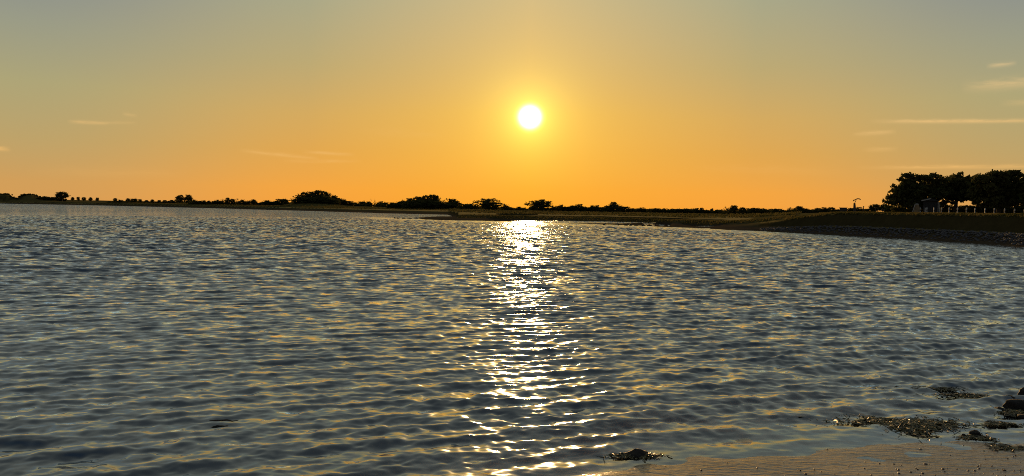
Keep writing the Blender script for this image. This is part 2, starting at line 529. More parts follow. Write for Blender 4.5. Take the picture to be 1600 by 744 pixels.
tag(water, 'rippled bay water with the low sun glittering on it', None, None, 'structure')

# ------------------------------------------------------------------ foliage
m_leaf, t, out = material('foliage')
oi = t.n('ShaderNodeObjectInfo')
geo = t.n('ShaderNodeNewGeometry')
lc = t.mix(oi.outputs['Random'], (0.040, 0.052, 0.016, 1), (0.075, 0.070, 0.022, 1))
lc = t.mix(t.rng(t.noise(geo.outputs['Position'], 0.6, 2.0).outputs[0], .35, .65), lc, (0.05, 0.045, 0.015, 1))
d_ = t.n('ShaderNodeBsdfDiffuse'); t.set(d_.inputs[0], lc)
tl = t.n('ShaderNodeBsdfTranslucent'); t.set(tl.inputs[0], lc)
mx = t.n('ShaderNodeMixShader'); mx.inputs[0].default_value = 0.3
t.set(mx.inputs[1], d_.outputs[0]); t.set(mx.inputs[2], tl.outputs[0]); t.set(out.inputs[0], mx.outputs[0])
m_bark = simple_mat('bark', (0.06, 0.045, 0.032), 0.95, 0.4, 4.0, 0.1)

def leaves(lobes, n, leaf, r, clump=0.16, shell=0.55, holes=0.0):
    """leaf faces gathered in clumps through a set of ellipsoid lobes (cx, cy, cz, rx, ry, rz)"""
    lobes = np.asarray(lobes, float)
    vol = lobes[:, 3] * lobes[:, 5] * np.sqrt(lobes[:, 4] * lobes[:, 3])
    per = 14
    nc = max(6, n // per)
    idx = r.choice(len(lobes), nc, p=vol / vol.sum())
    d = r.normal(size=(nc, 3)); d /= np.linalg.norm(d, axis=1)[:, None]
    rad = np.where(r.uniform(size=nc) < shell, r.uniform(0.82, 1.04, nc), r.uniform(0, 1, nc) ** (1 / 3) * 0.9)
    L = lobes[idx]
    c = L[:, :3] + d * rad[:, None] * L[:, 3:]
    if holes:
        c = c[r.uniform(size=nc) > holes]
        nc = len(c); L = L[:nc]
    cs = np.minimum(L[:, 3], L[:, 5]).mean() * clump * 2.0
    off = r.normal(size=(nc, per, 3)) * cs * np.array([1.0, 1.0, 0.62]) * r.uniform(0.5, 1.2, (nc, 1, 1))
    p_ = (c[:, None, :] + off).reshape(-1, 3)
    m = len(p_)
    a = r.normal(size=(m, 3)); a /= np.linalg.norm(a, axis=1)[:, None]
    b_ = np.cross(a, r.normal(size=(m, 3))); b_ /= np.linalg.norm(b_, axis=1)[:, None]
    sz_ = leaf * r.uniform(0.55, 1.25, (m, 1))
    a, b_ = a * sz_, b_ * sz_ * 0.6
    V = np.stack([p_ - a, p_ + b_, p_ + a, p_ - b_], 1).reshape(-1, 3)
    return V, np.arange(m * 4).reshape(-1, 4)

def tube_np(pts, rads, n=7):
    pts = [Vector(q) for q in pts]
    V, Fc = [], []
    for i, q in enumerate(pts):
        tdir = (pts[min(i + 1, len(pts) - 1)] - pts[max(i - 1, 0)]).normalized()
        ref = Vector((1, 0, 0)) if abs(tdir.x) < 0.8 else Vector((0, 1, 0))
        e1 = tdir.cross(ref).normalized(); e2 = tdir.cross(e1)
        for k in range(n):
            an = 2 * math.pi * k / n
            V.append(tuple(q + (e1 * math.cos(an) + e2 * math.sin(an)) * rads[i]))
    for i in range(len(pts) - 1):
        for k in range(n):
            Fc.append((i * n + k, i * n + (k + 1) % n, (i + 1) * n + (k + 1) % n, (i + 1) * n + k))
    return V, Fc

def trunk_mesh(name, height, r0, limbs, seed):
    r = random.Random(seed)
    V, Fc = [], []
    def add(pts, rads):
        v, f = tube_np(pts, rads); o = len(V)
        V.extend(v); Fc.extend([tuple(i + o for i in q) for q in f])
    lean = r.uniform(-.06, .06) * height
    add([(0, 0, -0.06 * height), (lean * .3, 0, height * .3), (lean * .7, 0, height * .6), (lean, 0, height * .95)],
        [r0 * 1.3, r0, r0 * .7, r0 * .2])
    for (tx, ty, tz) in limbs:
        z0 = height * r.uniform(.25, .5)
        add([(lean * .4, 0, z0), (tx * .5, ty * .5, (z0 + tz) / 2 + .03 * height), (tx, ty, tz)], [r0 * .55, r0 * .38, r0 * .1])
    return mesh_np(name, V, Fc, True)

# unit crowns: one metre tall, one metre wide, copied and scaled
def unit(kind, seed):
    r = np.random.default_rng(seed)
    lob = []
    if kind == 'round':
        lob = [(0, 0, .62, .40, .40, .34), (-.2, .05, .5, .25, .28, .2), (.22, -.05, .52, .24, .28, .22), (.05, 0, .8, .22, .25, .17)]
        n, leaf, h0, cl_ = 1500, .06, .6, .12
    elif kind == 'spread':
        for i in range(9):
            x = -0.42 + .84 * i / 8
            lob.append((x, r.uniform(-.2, .2), .80 - 1.9 * x * x + r.uniform(-.04, .04), .15, .25, .14))
        lob += [(-.2, 0, .48, .2, .3, .17), (.2, 0, .46, .2, .3, .17), (0, 0, .55, .2, .3, .2), (-.25, 0, .22, .2, .3, .2), (.2, 0, .22, .25, .3, .2)]
        n, leaf, h0, cl_ = 1500, .042, .6, .15
    elif kind == 'bush':
        lob = [(0, 0, .45, .42, .4, .45), (-.28, .1, .33, .24, .3, .33), (.27, -.1, .36, .25, .3, .36), (.04, .1, .75, .18, .2, .22)]
        n, leaf, h0, cl_ = 1400, .07, .4, .12
    elif kind == 'tall':
        lob = [(0, 0, .6, .34, .36, .36), (-.22, 0, .42, .24, .26, .26), (.22, .1, .44, .26, .26, .3), (.1, 0, .83, .2, .24, .15), (-.14, 0, .76, .18, .2, .15), (0, 0, .18, .32, .3, .16)]
        n, leaf, h0, cl_ = 2000, .055, .6, .12
    elif kind == 'open':
        for i in range(8):
            an = 2 * math.pi * i / 8
            lob.append((.34 * math.cos(an) * r.uniform(.7, 1.1), .3 * math.sin(an), .66 + .2 * r.uniform(-1, 1), .13, .14, .1))
        lob.append((0, 0, .86, .16, .16, .1)); lob.append((0, 0, .25, .3, .3, .2))
        n, leaf, h0, cl_ = 620, .045, .7, .2
    elif kind == 'cone':
        for i in range(6):
            f = i / 5
            lob.append((0, 0, .08 + .86 * f, .48 * (1 - f) + .05, .48 * (1 - f) + .05, .12))
        n, leaf, h0, cl_ = 420, .07, .9, .12
    V, Fc = leaves(lob, n, leaf, r, cl_)
    cm = mesh_np('crown_' + kind, V, Fc)
    limbs = [(q[0] * .8, q[1] * .8, q[2]) for q in lob[:5]]
    tm = trunk_mesh('trunk_' + kind, h0, .028, limbs if kind != 'cone' else [], seed)
    cm.materials.append(m_leaf); tm.materials.append(m_bark)
    return cm, tm
UNIT = {(k, i): unit(k, 100 * i + j) for j, k in enumerate(('round', 'spread', 'bush', 'tall', 'open', 'cone')) for i in range(3)}
count_k = {}

def ground_at(u, r): return float(land_h(u, r))

def tree(u, ytop, w, r, kind, name, label, group=None, cat=None, zoff=0.0, pick=None):
    p_ = at(u, hor(u), r)
    z0 = ground_at(u, r) - 0.05 + zoff
    ztop = at(u, ytop, r).z
    hgt = max(ztop - z0, 0.4) * (1.14 if kind == 'bush' else 1.04)
    wid = w / F * p_.y * (1.4 if kind == 'bush' else 1.08)
    i = count_k.get(kind, 0); count_k[kind] = i + 1
    cm, tm = UNIT[(kind, i % 3 if pick is None else pick)]
    e = empty(name, (p_.x, p_.y, z0), random.uniform(-.35, .35) + (math.pi if random.random() < .5 else 0))
    link('trunk', tm, None, e, scale=(wid * 1.1, wid * 1.1, hgt))
    link('crown', cm, None, e, scale=(wid, wid, hgt))
    tag(e, label, cat or ('bush' if kind == 'bush' else 'tree'), group)
    return e

ORD = ['first', 'second', 'third', 'fourth', 'fifth', 'sixth', 'seventh', 'eighth', 'ninth', 'tenth', 'eleventh', 'twelfth',
       'thirteenth', 'fourteenth', 'fifteenth', 'sixteenth', 'seventeenth', 'eighteenth', 'nineteenth', 'twentieth']
ORD += ['twenty-' + o for o in ORD[:9]]

def row(items, name, what, where, group, r):
    for i, it in enumerate(items):
        u, yt, w, kind = it[:4]
        rr_ = it[4] if len(it) > 4 else r * random.uniform(.985, 1.015)
        tree(u, yt, w, rr_, kind, name, f'{what}, {ORD[i]} from the left {where}', group)

row([(64, 308.2, 9, 'bush'), (72, 307.2, 9, 'bush'), (80, 308.2, 9, 'bush'), (87, 308.2, 9, 'bush'), (22, 306.5, 3, 'open')], 'dune_bush', 'low dark bush',
    'along the far dunes at the left', 'bushes along the far dunes', 775)
tree(97, 299.5, 20, 770, 'round', 'oak_tree', 'tallest round tree on the far left shore, right of the dunes')
row([(113.5, 308.2, 5.5, 'round'), (122.5, 307.8, 5.5, 'round'), (131, 308, 7, 'round'), (141.5, 308.5, 6, 'round'), (152, 308.8, 5.5, 'round')], 'avenue_tree',
    'small round tree', 'in the spaced row beside the tallest far-left tree', 'far avenue trees by the dunes', 760)
row([(180, 309.5, 6.5, 'round'), (188, 312.4, 7, 'bush'), (200, 310, 7, 'round'), (209.5, 310.2, 8, 'bush'), (219, 311.2, 6, 'round'), (229, 312.6, 6, 'round'), (238, 311.8, 6, 'round'),
     (248.5, 312.6, 6, 'round'), (257.5, 312.6, 7, 'round'), (268.5, 312.8, 8, 'bush')], 'shore_tree', 'little round shoreline tree',
    'in the row ending at the double-crowned clump', 'row of far shoreline trees', 640)
tree(281, 305.2, 15, 560, 'tall', 'clump_tree', 'left tree of the pair of full crowns on the far left shore')
tree(295, 304.6, 13, 560, 'tall', 'clump_tree', 'right tree of the pair of full crowns on the far left shore')
row([(304, 312.6, 7, 'bush'), (311.5, 313.6, 9, 'bush'), (319, 313.6, 7, 'bush'), (326.5, 313.6, 6.5, 'round'), (333, 314, 6, 'round'), (338.5, 312.8, 7, 'bush'), (345, 313.6, 8, 'bush'),
     (349, 310.8, 9, 'open'), (355.5, 309, 8, 'tall'), (363, 310.6, 9, 'round'), (371, 310.6, 9, 'open'), (379, 312.6, 9, 'bush'), (388, 314, 9, 'bush'), (396, 311.8, 10, 'round'),
     (405, 316.8, 8, 'bush'), (417, 313.6, 13, 'bush'), (429, 314.4, 9, 'bush'), (441, 310.6, 15, 'bush')], 'hedgerow_tree', 'hedgerow tree',
    'between the double-crowned clump and the big dark wood', 'hedgerow left of the big dark wood', 480)
row([(459, 306.5, 10, 'open'), (467, 302.5, 12, 'open'), (477, 301, 21, 'tall'), (488, 300, 21, 'tall'), (498, 297.6, 19, 'tall'), (508, 299.6, 19, 'tall'), (515.5, 302, 10, 'open'),
     (522, 306.5, 13, 'bush'), (531.5, 310.6, 14, 'bush'), (542, 313.6, 15, 'bush'), (554, 316.6, 14, 'bush')], 'wood_tree', 'dense dark tree',
    'in the big dome-shaped wood left of centre', 'big dome-shaped wood', 415)
row([(470, 309, 22, 'bush'), (486, 308, 24, 'bush'), (503, 307, 26, 'bush'), (519, 311, 18, 'bush')], 'wood_bush', 'broad dark bush',
    'at the foot of the big dome-shaped wood', 'undergrowth of the big wood', 400)
row([(566, 314.6, 10, 'bush'), (575.5, 315.4, 9, 'bush'), (595, 315.4, 10, 'bush'), (602.5, 316, 7, 'bush')], 'copse_bush', 'small green bush',
    'beside the two pointed conifers', 'bushes round the two conifers', 430)
tree(579.5, 311.4, 4, 430, 'cone', 'conifer_tree', 'shorter of the two pointed conifers left of centre')
tree(585.5, 308.8, 5, 430, 'cone', 'conifer_tree', 'taller of the two pointed conifers left of centre')
row([(612, 317, 12, 'bush'), (622, 316, 13, 'bush'), (632, 313, 14, 'bush'), (641, 310.2, 17, 'tall'), (652, 307.6, 19, 'tall'), (663, 306, 17, 'tall'), (673.5, 304.6, 17, 'tall'),
     (680.5, 305.6, 13, 'tall'), (687, 309, 10, 'open'), (693, 313, 9, 'open'), (698, 310.4, 10, 'open'), (706, 310.6, 16, 'round'), (714, 314.6, 10, 'bush')], 'grove_tree', 'tree',
    'in the long sloping grove left of the sun', 'long grove left of the sun', 330)
row([(645, 314, 22, 'bush'), (664, 312, 26, 'bush'), (684, 315, 22, 'bush'), (702, 317, 22, 'bush')], 'grove_bush', 'broad dark bush',
    'under the long sloping grove left of the sun', 'undergrowth of the long grove', 322)
row([(727, 318.4, 14, 'bush'), (736, 319, 10, 'bush'), (789.5, 320.6, 10, 'bush'), (799, 324.4, 8, 'bush'), (811, 323.4, 9, 'bush'), (819, 324.8, 8, 'bush')], 'field_bush', 'small bush',
    'around the arching tree below the sun', 'bushes under the sun', 310)
tree(762, 309, 44, 310, 'spread', 'arching_tree', 'wide arching tree with see-through crown just left of the sun', pick=0)
tree(765, 315, 20, 306, 'bush', 'thicket', 'dense thicket filling the middle of the arching tree')
tree(843, 310.4, 38, 310, 'spread', 'lone_tree', 'lone broad tree just right below the sun', pick=1)
tree(843, 315, 28, 305, 'tall', 'inner_tree', 'leafy inner crown of the lone broad tree below the sun')
row([(866, 323.4, 12, 'bush'), (876, 320.8, 11, 'bush'), (884.5, 322.6, 10, 'bush'), (894, 322, 12, 'bush'), (904.5, 320, 16, 'bush'), (917, 323.4, 12, 'bush'), (925.5, 321.6, 8, 'bush'),
     (932.5, 321.6, 10, 'bush'), (941, 323.4, 10, 'bush'), (948, 322, 10, 'bush'), (957.5, 315.8, 15, 'tall'), (966, 320.4, 8, 'bush'), (975, 322.4, 14, 'bush'), (988, 326, 14, 'bush'),
     (1003, 325, 14, 'bush'), (1013, 328, 10, 'bush')], 'treeline_tree', 'dark hedge tree',
    'in the treeline right of the lone broad tree', 'treeline right of the lone tree', 300)
row([(1025, 326, 16, 'bush'), (1040, 326.6, 18, 'bush'), (1057, 326, 18, 'bush'), (1072, 326.6, 18, 'bush'), (1086, 326, 16, 'bush'), (1096.5, 324.8, 8, 'tall'), (1105, 329, 10, 'bush'),
     (1112, 326, 7, 'tall'), (1122, 328, 12, 'bush')], 'hedge_tree', 'flat-topped hedge tree',
    'in the low even hedge at right of centre', 'low even hedge', 280)
row([(1134, 323, 9, 'open'), (1146, 321.2, 16, 'tall'), (1160, 323.6, 11, 'round'), (1168, 326.2, 11, 'bush'), (1179, 324.6, 14, 'bush'), (1192, 326.4, 14, 'bush'), (1203, 327, 12, 'bush'),
     (1213, 326, 10, 'bush'), (1223, 328.4, 12, 'bush'), (1234, 323.6, 10, 'open'), (1248, 322.4, 16, 'round'), (1259, 326.4, 14, 'bush'), (1270, 329, 12, 'bush'), (1278, 325.6, 12, 'bush'),
     (1288, 324.8, 12, 'bush'), (1298, 324, 14, 'round'), (1310, 327, 12, 'bush')], 'field_tree', 'field tree',
    'in the uneven treeline left of the flat-roofed hut', 'treeline left of the hut', 240)
row([(1329, 325.6, 10, 'bush'), (1342, 324.4, 13, 'bush'), (1357, 326, 12, 'bush'), (1367, 318.8, 17, 'round'), (1381, 319.4, 16, 'round'), (1392, 321.6, 14, 'bush')], 'dike_bush', 'rounded bush',
    'between the pillar and the big dark trees', 'bushes left of the big dark trees', 160)

# the big dark trees on the embankment, each with a crown of its own (lobes given as x, y, rx, ry in the picture's scale)
def big_tree(u0, r, lobes, n, leaf, name, label, seed, group='big dark trees on the embankment'):
    rr_ = np.random.default_rng(seed)
    p0 = at(u0, hor(u0), r)
    z0 = ground_at(u0, r)
    e = empty(name, (p0.x, p0.y, z0), -math.atan2(p0.x, p0.y))
    k = p0.y / F
    L = []
    for (x, y, rx, ry) in lobes:
        L.append(((x - u0) * k, rr_.uniform(-.35, .35) * rx * k, (hor(u0) - y) * k + EYE - z0, rx * k, rx * k * rr_.uniform(.8, 1.1), ry * k))
    for q in list(L):                                   # ragged outer sprays
        for _ in range(7):
            a_ = rr_.uniform(-.5, math.pi + .5)
            f_ = rr_.uniform(.16, .3)
            L.append((q[0] + q[3] * 1.02 * math.cos(a_), q[1] + rr_.uniform(-.5, .5) * q[4], q[2] + q[5] * 1.0 * math.sin(a_), q[3] * f_ * 1.3, q[4] * f_, q[5] * f_))
    V, Fc = leaves(L, int(n * .46), leaf, rr_, .13, .6)
    link('crown', mesh_np('crown_big', V, Fc), m_leaf, e)
    hgt = max(q[2] for q in L)
    tm = trunk_mesh('trunk_big', hgt * .8, .26, [(q[0] * .85, q[1] * .7, q[2]) for q in L[:len(lobes)]], seed)
    link('trunk', tm, m_bark, e)
    tag(e, label, 'tree', group)
big_tree(1432, 128, [(1434, 288, 26, 13), (1456, 280, 15, 7), (1418, 299, 22, 11), (1442, 303, 28, 13), (1400, 313, 13, 8), (1428, 317, 24, 9), (1452, 317, 14, 9), (1393, 320, 7, 5), (1446, 277, 9, 4)],
         15000, .30, 'pine_tree', 'leftmost of the big dark trees, with a ragged left edge', 51)
big_tree(1492, 132, [(1494, 284, 25, 10), (1478, 293, 22, 12), (1512, 294, 24, 12), (1494, 301, 30, 9), (1466, 304, 14, 9), (1490, 277, 10, 4), (1474, 313, 13, 8), (1526, 311, 13, 9), (1500, 310, 22, 4)],
         14000, .30, 'pine_tree', 'middle one of the big dark trees, arching over a bright gap', 52)
big_tree(1560, 124, [(1548, 284, 25, 12), (1553, 273, 11, 5), (1576, 282, 20, 11), (1584, 296, 20, 12), (1555, 299, 32, 13), (1582, 312, 18, 9), (1540, 313, 16, 10), (1565, 314, 20, 10), (1580, 272, 8, 4), (1596, 303, 8, 8)],
         17000, .30, 'pine_tree', 'tallest of the big dark trees, near the right edge', 53)
big_tree(1632, 120, [(1630, 300, 22, 16), (1645, 285, 26, 14), (1640, 312, 32, 12), (1668, 295, 24, 16)],
         8000, .32, 'pine_tree', 'dark tree cut off by the right edge of the picture', 54)
row([(1404, 321, 16, 'bush'), (1420, 320, 20, 'bush'), (1450, 320, 22, 'bush'), (1470, 318, 22, 'bush'), (1490, 321.5, 22, 'bush'), (1508, 322, 22, 'bush'), (1526, 318, 22, 'bush'), (1545, 319, 24, 'bush'),
     (1565, 319, 24, 'bush'), (1585, 320, 24, 'bush'), (1604, 320, 24, 'bush')], 'undergrowth_bush', 'dark bush',
    'behind the white-topped bollards under the big trees', 'undergrowth beneath the big dark trees', 136)

def hedge(u0, u1, y0, y1, r, label, seed):
    """a long low hedge: y0, y1 are its top in the picture at both ends"""
    rr_ = np.random.default_rng(seed)
    um = (u0 + u1) / 2
    p0 = at(um, hor(um), r)
    e = empty('hedge', (p0.x, p0.y, 0))
    n = int((u1 - u0) / 2.2)
    L = []
    for i in range(n):
        u = u0 + (u1 - u0) * (i + rr_.uniform(0, 1)) / n
        q = at(u, y0 + (y1 - y0) * (u - u0) / (u1 - u0), r * rr_.uniform(.985, 1.015))
        gz = ground_at(u, r)
        h = max(q.z - gz, .5) * rr_.uniform(.7, 1.15)
        L.append((q.x - p0.x, q.y - p0.y, gz + h * .48, 3.2 * r / F, 1.2, h * .5))
    V, Fc = leaves(L, n * 70, .0011 * r, rr_, .12, .5)
    link('foliage', mesh_np('hedge_leaves', V, Fc), m_leaf, e)
    v, f = [], []
    for q in L[::3]:
        a_, b_ = tube_np([(q[0], q[1], q[2] - q[5] - .3), (q[0] + .1, q[1], q[2])], [.09, .04], 5)
        o = len(v); v += a_; f += [tuple(i + o for i in x) for x in b_]
    st_ = link('stems', mesh_np('hedge_stems', v, f), m_bark, e)
    st_['kind'] = 'stuff'
    tag(e, label, 'hedge')
hedge(-60, 100, 308.6, 310.2, 790, 'scrubby hedge along the far dunes at the left edge', 60)
hedge(170, 285, 315.0, 316.2, 650, 'low dark hedge under the row of little round trees', 61)
hedge(295, 458, 314.6, 317.0, 485, 'low hedge between the double-crowned clump and the big wood', 62)
hedge(540, 640, 318.5, 320.0, 420, 'low hedge behind the two pointed conifers', 63)
hedge(690, 800, 320.6, 323.4, 335, 'low hedge behind the arching tree', 64)
hedge(800, 1020, 324.4, 326.4, 305, 'low hedge running right from the lone broad tree', 65)
hedge(1010, 1135, 326.2, 328.2, 285, 'flat hedge across the middle of the right-hand field', 66)
hedge(1125, 1325, 326.6, 329.0, 250, 'hedge behind the pale field, left of the flat-roofed hut', 67)

# ------------------------------------------------------------------ things on the embankment
m_white = simple_mat('white_paint', (0.25, 0.25, 0.235), 0.6, 0.12, 6.0, 0.3)
m_dark = simple_mat('dark_paint', (0.03, 0.03, 0.032), 0.6, 0.3, 6.0, 0.3)
m_tan = simple_mat('tan_stone', (0.16, 0.11, 0.055), 0.9, 0.3, 5.0, 0.2, 0.4)
m_pale = simple_mat('pale_board', (0.26, 0.24, 0.2), 0.8, 0.2, 6.0, 0.2)
m_grey = simple_mat('grey_board', (0.026, 0.024, 0.022), 0.85, 0.25, 5.0, 0.2)
m_wood = simple_mat('dark_wood', (0.055, 0.042, 0.03), 0.9, 0.3, 9.0, 0.2)
m_stone = simple_mat('grey_stone', (0.06, 0.058, 0.058), 0.9, 0.45, 3.0, 0.2, 0.5)
m_rock = simple_mat('wet_rock', (0.016, 0.013, 0.009), 0.7, 0.6, 18.0, 0.2, 0.8)

def bm_obj(name, build, mat, parent=None, bevel=0.0, loc=(0, 0, 0), smooth=False):
    bm = bmesh.new()
    build(bm)
    if bevel:
        bmesh.ops.bevel(bm, geom=bm.edges[:], offset=bevel, segments=2, affect='EDGES', clamp_overlap=True)
    bmesh.ops.recalc_face_normals(bm, faces=bm.faces[:])
    me = bpy.data.meshes.new(name)
    bm.to_mesh(me); bm.free()
    if smooth:
        for q in me.polygons: q.use_smooth = True
    return link(name, me, mat, parent, loc)

def frustum(bm, c, s0, s1, h, shift=(0, 0)):
    """a tapered box standing on c, base size s0, top size s1"""
    vs = []
    for (sx_, sy_), z, sh in ((s0, 0, (0, 0)), (s1, h, shift)):
        for a, b_ in ((-1, -1), (1, -1), (1, 1), (-1, 1)):
            vs.append(bm.verts.new((c[0] + sh[0] + a * sx_ / 2, c[1] + sh[1] + b_ * sy_ / 2, c[2] + z)))
    for f in ((0, 3, 2, 1), (4, 5, 6, 7), (0, 1, 5, 4), (1, 2, 6, 5), (2, 3, 7, 6), (3, 0, 4, 7)):
        bm.faces.new([vs[i] for i in f])

def lathe(bm, prof, n=10, c=(0, 0, 0)):
    rings = []
    for rad, z in prof:
        rings.append([bm.verts.new((c[0] + rad * math.cos(2 * math.pi * k / n), c[1] + rad * math.sin(2 * math.pi * k / n), c[2] + z)) for k in range(n)])
    for a, b_ in zip(rings, rings[1:]):
        for k in range(n):
            bm.faces.new((a[k], a[(k + 1) % n], b_[(k + 1) % n], b_[k]))
    bm.faces.new(rings[-1]); bm.faces.new(rings[0][::-1])

def bar(bm, a, b_, w):
    a, b_ = Vector(a), Vector(b_)
    d = (b_ - a).normalized()
    ref = Vector((0, 1, 0)) if abs(d.y) < .8 else Vector((1, 0, 0))
    e1 = d.cross(ref).normalized() * w / 2; e2 = d.cross(e1).normalized() * w / 2
    vs = [bm.verts.new(p_ + s1 * e1 + s2 * e2) for p_ in (a, b_) for s1, s2 in ((-1, -1), (1, -1), (1, 1), (-1, 1))]
    for f in ((0, 1, 2, 3), (7, 6, 5, 4), (0, 4, 5, 1), (1, 5, 6, 2), (2, 6, 7, 3), (3, 7, 4, 0)):
        bm.faces.new([vs[i] for i in f])

def place(name, u, r, label, cat, group=None, y=None):
    """an Empty on the ground at column u, turned to face the beach; k is metres per picture unit there"""
    p_ = at(u, hor(u), r)
    z = ground_at(u, r) if y is None else at(u, y, r).z
    e = empty(name, (p_.x, p_.y, z), -math.atan2(p_.x, p_.y))
    tag(e, label, cat, group)
    return e, p_.y / F

# bollards along the crest
bol = [(1402, 328.0, 333.6), (1405, 328.1, 333.8), (1408.3, 328.3, 334.2), (1412.8, 328.0, 334.5), (1416.6, 328.2, 334.8), (1437.8, 324.4, 334), (1448, 324.2, 334),
       (1459, 324.4, 334), (1471, 324.4, 334.2), (1483, 324.4, 334.4), (1496, 324.4, 334.6), (1510, 324.8, 334.8), (1523.5, 325, 335.2), (1539, 325.3, 335.6),
       (1553.5, 325.4, 335.8), (1569.5, 325.8, 336.1), (1585, 326.4, 336.4), (1600.5, 326.9, 336.8)]
for i, (u, y0, y1) in enumerate(bol):
    r = float(np.interp(u, [1400, 1416, 1437, 1600], [152, 140, 112, 101]))
    e, k = place('bollard', u, r, f'white bollard with dark middle band, {ORD[i]} from the left along the embankment crest', 'bollard', 'bollards along the embankment crest')
    H = at(u, y0, r).z - e.location.z
    w = 0.85 * k
    bm_obj('lower_post', lambda bm: lathe(bm, [(w * 1.0, -.1), (w * .95, H * .42)]), m_white, e)
    bm_obj('dark_band', lambda bm: lathe(bm, [(w * .9, H * .42), (w * .9, H * .68)]), m_dark, e)
    bm_obj('white_cap', lambda bm: lathe(bm, [(w * 1.02, H * .68), (w * 1.02, H * .92), (w * .6, H)]), m_white, e)

# tapered stone marker with a pale edge and cap
e, k = place('stone_marker', 1432.5, 113, 'tan tapered stone marker with pale left edge, standing among the bollards', 'monument')
H = at(1432.5, 318.4, 113).z - e.location.z
bm_obj('shaft', lambda bm: frustum(bm, (0, 0, -.1), (12 * k, 9 * k), (5.0 * k, 5 * k), H), m_tan, e, .02)
bm_obj('cap', lambda bm: frustum(bm, (-.3 * k, 0, H - .1), (5.6 * k, 5.6 * k), (3.4 * k, 3 * k), 1.3 * k), m_pale, e, .015)
bm_obj('pale_edge', lambda bm: bar(bm, (-6.6 * k, -4.0 * k, 0), (-2.9 * k, -2.7 * k, H - .1), 1.1 * k), m_pale, e)
bm_obj('plinth', lambda bm: frustum(bm, (0, 0, -.1), (16 * k, 12 * k), (15 * k, 11 * k), .22), m_tan, e, .02)

# the grey shed under the trees
e, k = place('garden_shed', 1454, 124, 'grey wooden shed with a pale roof edge under the leftmost big tree', 'shed')
z_e = at(1454, 314, 124).z - e.location.z
Wd, Dp = 21 * k, 20 * k
wall = bm_obj('wall', lambda bm: frustum(bm, (0, 0, -.1), (Wd, Dp), (Wd, Dp), z_e + .1), m_grey, e)
for i in range(8):
    x = -Wd / 2 + (i + .5) * Wd / 8
    bm_obj('board', lambda bm: frustum(bm, (x, -Dp / 2 - .015, 0), (Wd / 8 - .03, .03), (Wd / 8 - .03, .03), z_e), m_grey, wall)
def roof(bm):
    w, d, h = Wd / 2 + .2, Dp / 2 + .25, 3.4 * k
    P = [bm.verts.new(q) for q in ((-w, -d, z_e), (w, -d, z_e - .02), (w, d, z_e), (-w, d, z_e), (0, -d, z_e + h), (0, d, z_e + h))]
    for f in ((0, 1, 4), (1, 2, 5, 4), (2, 3, 5), (3, 0, 4, 5), (0, 3, 2, 1)): bm.faces.new([P[i] for i in f])
bm_obj('roof', roof, m_grey, e)
bm_obj('barge_board', lambda bm: bar(bm, (-Wd / 2 - .25, -Dp / 2 - .3, z_e), (0, -Dp / 2 - .3, z_e + 3.4 * k), .14), m_pale, e)
dr_ob = bm_obj('door', lambda bm: frustum(bm, (-Wd * .3, -Dp / 2 - .05, 0), (4 * k, .06), (4 * k, .06), 9 * k), m_pale, e)
bm_obj('handle', lambda bm: frustum(bm, (-Wd * .3 + 1.3 * k, -Dp / 2 - .1, 4.5 * k), (.05, .05), (.05, .05), .14), m_dark, dr_ob)

for (u, y0, y1, lab) in ((1465.5, 317, 330, 'taller of two thin pale poles beside the grey shed'), (1467.8, 320, 331.5, 'shorter of two thin pale poles beside the grey shed')):
    e, k = place('pale_pole', u, 116, lab, 'pole', 'pale poles by the shed')
    H = at(u, y0, 116).z - e.location.z
    bm_obj('shaft', lambda bm: lathe(bm, [(.5 * k, -.1), (.42 * k, H)]), m_pale, e)
    bm_obj('finial', lambda bm: lathe(bm, [(.3 * k, H), (.7 * k, H + .08), (.2 * k, H + .16)]), m_pale, e)

# pillar with a curved arm
e, k = place('beacon_pillar', 1335.5, 120, 'dark tapered pillar topped by a curved arm, beside the flat-roofed hut', 'pillar')
H = at(1335.5, 317.4, 120).z - e.location.z
bm_obj('shaft', lambda bm: frustum(bm, (0, 0, -.2), (5.2 * k, 5 * k), (2.8 * k, 2.8 * k), H + .2, (-.8 * k, 0)), m_wood, e, .02)
bm_obj('rod', lambda bm: bar(bm, (-.6 * k, 0, H), (1.4 * k, 0, H + 4.2 * k), .9 * k), m_wood, e)
def arm(bm):
    P = [(-2.6, 2.9), (-2.2, 4.4), (0, 4.9), (2.5, 6.6), (5, 6.8), (7, 6.2), (7.4, 5.0)]
    for a, b_ in zip(P, P[1:]): bar(bm, (a[0] * k, 0, H + a[1] * k), (b_[0] * k, 0, H + b_[1] * k), 1.5 * k)
bm_obj('curved_arm', arm, m_wood, e)

# flat-roofed hut
e, k = place('flat_roofed_hut', 1317.5, 150, 'small dark flat-roofed hut left of the pillar', 'hut')
H = at(1317.5, 325.6, 150).z - e.location.z
bm_obj('wall', lambda bm: frustum(bm, (0, 0, -.3), (10.5 * k, 9 * k), (10.5 * k, 9 * k), H + .3), m_wood, e)
bm_obj('roof', lambda bm: frustum(bm, (0, 0, H), (12 * k, 11 * k), (12 * k, 11 * k), 1.2 * k), m_dark, e, .02)
win = bm_obj('window', lambda bm: frustum(bm, (1.5 * k, -4.6 * k, H * .5), (3 * k, .06), (3 * k, .06), H * .3), m_dark, e)
bm_obj('frame', lambda bm: frustum(bm, (1.5 * k, -4.6 * k, H * .5 - .05), (3.4 * k, .09), (3.4 * k, .09), .05), m_grey, win)

